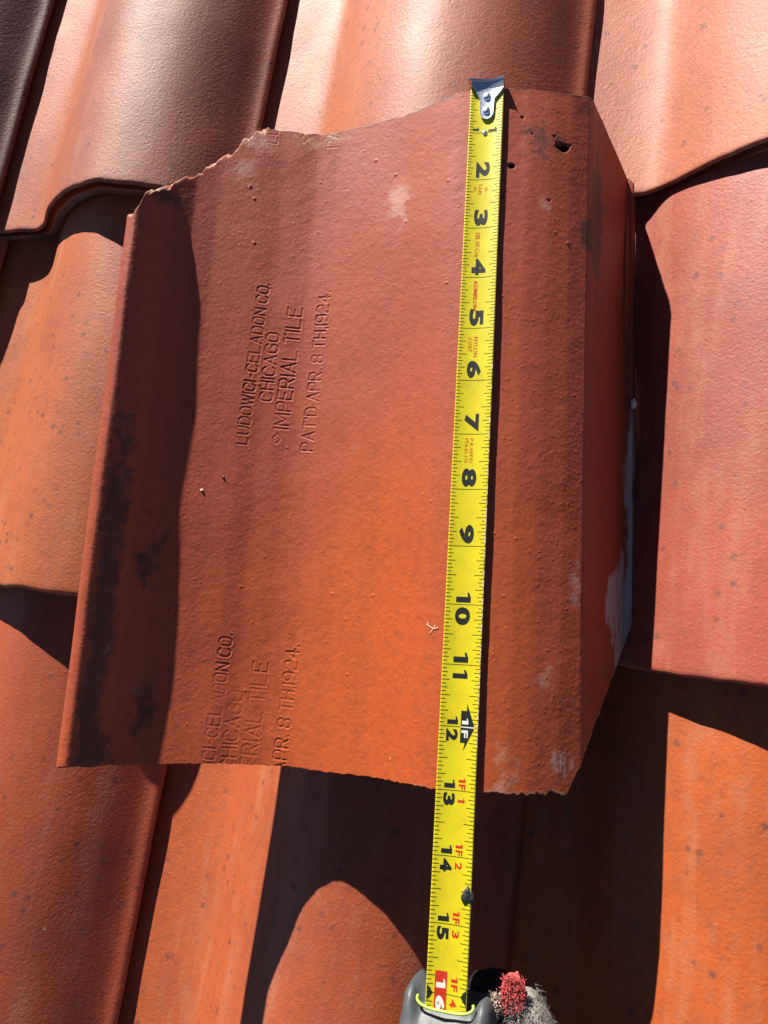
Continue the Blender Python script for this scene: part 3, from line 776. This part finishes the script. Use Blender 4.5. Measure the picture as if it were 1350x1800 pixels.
# case: grey rubber body with the slot rim, front edge just below the 16 inch mark
M_RUB = simple('grey_rubber', (.050, .056, .060), .5, bump=.00012, bscale=1600, var=.2)
M_LIME = simple('lime_rim', (.36, .62, .04), .35)
M_DARK = simple('slot_dark', (.01, .01, .01), .7)
def case_body():
    """section across the case (local a: across, b: along the blade away from the hook, z up) lofted along b"""
    Wd = .74
    V = []; F = []; Sg = 64
    prof_b = [(-.02, .50, .34, .05), (.0, .58, .42, .10), (.04, .64, .50, .16), (.10, .69, .58, .24), (.22, .71, .66, .32), (.40, .74, .74, .5), (.7, .76, .80, .85), (1.1, .77, .84, 1.15), (1.6, .77, .86, 1.35), (2.1, .75, .84, 1.30), (2.5, .68, .76, 1.05), (2.75, .5, .6, .6)]
    for b, hwid, _, top in prof_b:
        z0, z1 = 2.75, 3.45 + top
        for q in range(Sg):
            an = 2 * math.pi * q / Sg; ca, sa = math.cos(an), math.sin(an)
            e = .55
            a_ = hwid * math.copysign(abs(ca) ** e, ca); zz = (z0 + z1) / 2 + (z1 - z0) / 2 * math.copysign(abs(sa) ** e, sa)
            # mould seam down the middle and two grip grooves
            if sa > 0: zz -= .035 * math.exp(-(a_ / .022) ** 2) + .025 * math.exp(-((abs(a_) - .52) / .04) ** 2)
            # shoulders reach forward on both sides of the blade mouth
            fwd = sm(abs(a_), .40, .56) * math.exp(-(b / .22) ** 2) * (.24 if a_ < 0 else .17)
            if sa > 0: zz += .10 * sm(abs(a_), .38, .52) * math.exp(-(b / .35) ** 2)
            q3 = tp(a_, 16.17 + b - fwd, 0); V.append((q3[0], q3[1], zz))
    n = len(prof_b)
    for i in range(n - 1):
        for q in range(Sg):
            F.append((i * Sg + q, i * Sg + (q + 1) % Sg, (i + 1) * Sg + (q + 1) % Sg, (i + 1) * Sg + q))
    F.append(tuple(range(Sg))[::-1]); F.append(tuple((n - 1) * Sg + q for q in range(Sg)))
    return V, F
cV, cF = case_body()
case = mesh_obj('case', cV, cF, M_RUB, tape)
case['label'] = 'grey rubber clad case gripped by the glove'
# slot rim: a flattened ring standing round the blade mouth
ring = []
for q in range(29):
    an = math.pi * (-.10 + 1.2 * q / 28)
    ring.append(tp(.44 * math.copysign(abs(math.cos(an)) ** .6, math.cos(an)), 16.05 + .10 * math.sin(an), 3.66 + .07 * math.sin(an)))
rV, rF = tube(ring, .022, 8)
mesh_obj('slot_rim', rV, rF, M_LIME, case)
# ------------------------------------------------------------------ gloved hand
def fuzz_mat(name, c1, c2, bump=.0012, sc_=900):
    k = NT(name); tc = k.n('ShaderNodeTexCoord').outputs['Object']
    a = k.noise(tc, sc_, 4, .7); b = k.noise(tc, sc_ * .2, 3, .6)
    f = k.ramp(k.math('ADD', k.math('MULTIPLY', a, .7), k.math('MULTIPLY', b, .3)), .35, .65)
    k.l(k.mix(f, c1, c2), k.b.inputs['Base Color']); k.b.inputs['Roughness'].default_value = .95
    k.b.inputs['Specular IOR Level'].default_value = .15
    bp = k.n('ShaderNodeBump'); bp.inputs['Distance'].default_value = bump; k.l(a, bp.inputs['Height']); k.l(bp.outputs[0], k.b.inputs['Normal'])
    return k.m
M_GLOVE = fuzz_mat('grey_fleece', (.10, .095, .085), (.34, .32, .28))
M_GBLK = fuzz_mat('black_knit', (.006, .005, .006), (.03, .024, .027))
M_GRED = fuzz_mat('red_yarn', (.42, .05, .05), (.85, .17, .15), .0015, 1200)
M_GBEI = fuzz_mat('beige_yarn', (.35, .25, .19), (.75, .62, .52), .0012, 1000)

def skin(name, chains, mat, parent=None, org=None, sub=2):
    """chains: lists of (x,y,z,r); the first vertex of each later chain is an index pair into earlier ones"""
    me = bpy.data.meshes.new(name); vs_ = []; es = []; rs = []; ref = {}
    for ci, ch in enumerate(chains):
        prev = None
        for pi, p in enumerate(ch):
            if isinstance(p, tuple) and len(p) == 2: prev = ref[p]; continue
            ref[(ci, pi)] = len(vs_); vs_.append(p[:3]); rs.append(p[3])
            if prev is not None: es.append((prev, len(vs_) - 1))
            prev = len(vs_) - 1
    o0 = np.array(org)
    me.from_pydata([((np.array(v) - o0) * IN).tolist() for v in vs_], es, [])
    ob = bpy.data.objects.new(name, me); COL.objects.link(ob)
    m = ob.modifiers.new('s', 'SKIN'); m.use_smooth_shade = True
    for i, sv in enumerate(me.skin_vertices[0].data): sv.radius = (rs[i] * IN, rs[i] * IN); sv.use_root = (i == 0)
    m2 = ob.modifiers.new('d', 'SUBSURF'); m2.levels = m2.render_levels = sub
    dg = bpy.context.evaluated_depsgraph_get(); me2 = bpy.data.meshes.new_from_object(ob.evaluated_get(dg))
    bpy.data.objects.remove(ob)
    v2 = np.array([v.co[:] for v in me2.vertices]) / IN + o0
    f2 = [tuple(p.vertices) for p in me2.polygons]
    v2 = v2 + (np.stack([fbm(v2[:, 0] * 4, v2[:, 1] * 4 + v2[:, 2] * 3, s_, 3) for s_ in (201, 205, 209)], 1) - .5) * .10
    return mesh_obj(name, v2, f2, mat, parent, org=org)

GX, GY = -.40, -.16
g = lambda a, b, z, r: (*tp(a + GX, b + GY, z)[:2], z, r)
palm0 = tp(.9, 20.6, 2.9)
glove = skin('gloved_hand', [
    [g(1.1, 20.8, 2.6, 1.2), g(1.4, 19.3, 2.5, 1.0), g(1.85, 18.2, 2.6, .62), g(1.82, 17.3, 2.75, .50), g(1.55, 16.6, 2.85, .44), g(1.32, 16.15, 2.85, .38)],   # thumb up the side of the case
    [(0, 0), g(1.3, 22.6, 2.6, 1.15), g(1.5, 25, 2.9, 1.25)],
    [(0, 1), g(.3, 18.9, 1.75, .5), g(-.7, 18.4, 1.85, .42), g(-1.25, 18.2, 2.6, .38), g(-1.2, 18.1, 3.3, .33)],
    [(0, 1), g(.3, 19.8, 1.75, .5), g(-.8, 19.5, 1.85, .42), g(-1.35, 19.3, 2.7, .38), g(-1.3, 19.2, 3.4, .33)],
    [(0, 0), g(.2, 20.8, 1.8, .5), g(-.8, 20.6, 1.9, .42), g(-1.3, 20.4, 2.7, .36), g(-1.2, 20.3, 3.3, .32)],
    [(0, 0), g(.2, 21.6, 1.9, .45), g(-.6, 21.5, 2.0, .38), g(-1.05, 21.3, 2.7, .32), g(-1.0, 21.2, 3.2, .28)],
], M_GLOVE, org=palm0)
tag(glove, 'fuzzy grey work glove with frayed red yarn at the thumb tip, gripping the tape case', 'gloved hand')
# frayed tip: black lining, red and beige yarn
blob('black_lining', tp(GX + 1.0, GY + 16.16, 2.90), (.30, .26, .20), M_GBLK, glove, seed=24, rough=.6, sub=4)
def yarn(name, center, rad, mat, n, seed, rr=.022):
    r = np.random.default_rng(seed); parts = []
    for _ in range(n):
        p = np.clip(r.normal(0, .45, 3), -.85, .85) * np.array(rad); p[2] = abs(p[2]) * 1.0
        d = r.normal(0, 1, 3); d /= np.linalg.norm(d); e = np.cross(d, r.normal(0, 1, 3)); e /= np.linalg.norm(e) + 1e-6
        R = r.uniform(.010, .026); a0 = r.uniform(0, 6)
        c0 = np.array(center) + p; d[2] = abs(d[2]); ln = r.uniform(.03, .085)
        parts.append(tube([c0, c0 + d * ln * .5 + e * ln * .12, c0 + d * ln + e * ln * .05], [rr, rr * .9, rr * .6], 4))
    v_, f_ = merge(parts); return mesh_obj(name, v_, f_, mat, glove)
blob('red_fabric_patch', tp(GX + 1.36, GY + 16.12, 3.02), (.17, .27, .17), M_GRED, glove, seed=33, rough=.5, sub=5)
yarn('red_yarn_tuft', tp(GX + 1.36, GY + 16.12, 3.10), (.19, .28, .14), M_GRED, 1800, 5, .0055)
yarn('beige_yarn_tuft', tp(GX + 1.08, GY + 16.32, 3.16), (.10, .24, .12), M_GBEI, 420, 6, .006)
# loose fleece hairs along the thumb
r = np.random.default_rng(8); parts = []
for _ in range(1500):
    b = r.uniform(16.1, 17.6); an = r.uniform(-.3, math.pi + .3)
    ax = np.interp(b, [16.15, 16.6, 17.3], [1.32, 1.55, 1.82]); R = np.interp(b, [16.0, 16.6, 17.3], [.36, .44, .5]) * 1.0
    base = tp(GX + ax + R * math.cos(an) * .97, GY + b, 2.83 + R * math.sin(an) * .97)
    nrm = np.array([math.cos(an), 0, math.sin(an)]); h1 = base + nrm * .02 + r.normal(0, .02, 3); h2 = base + nrm * .045 + r.normal(0, .035, 3)
    parts.append(tube([base, h1, h2], [.004, .0035, .002], 4))
v_, f_ = merge(parts); mesh_obj('fleece_fuzz', v_, f_, M_GLOVE, glove)
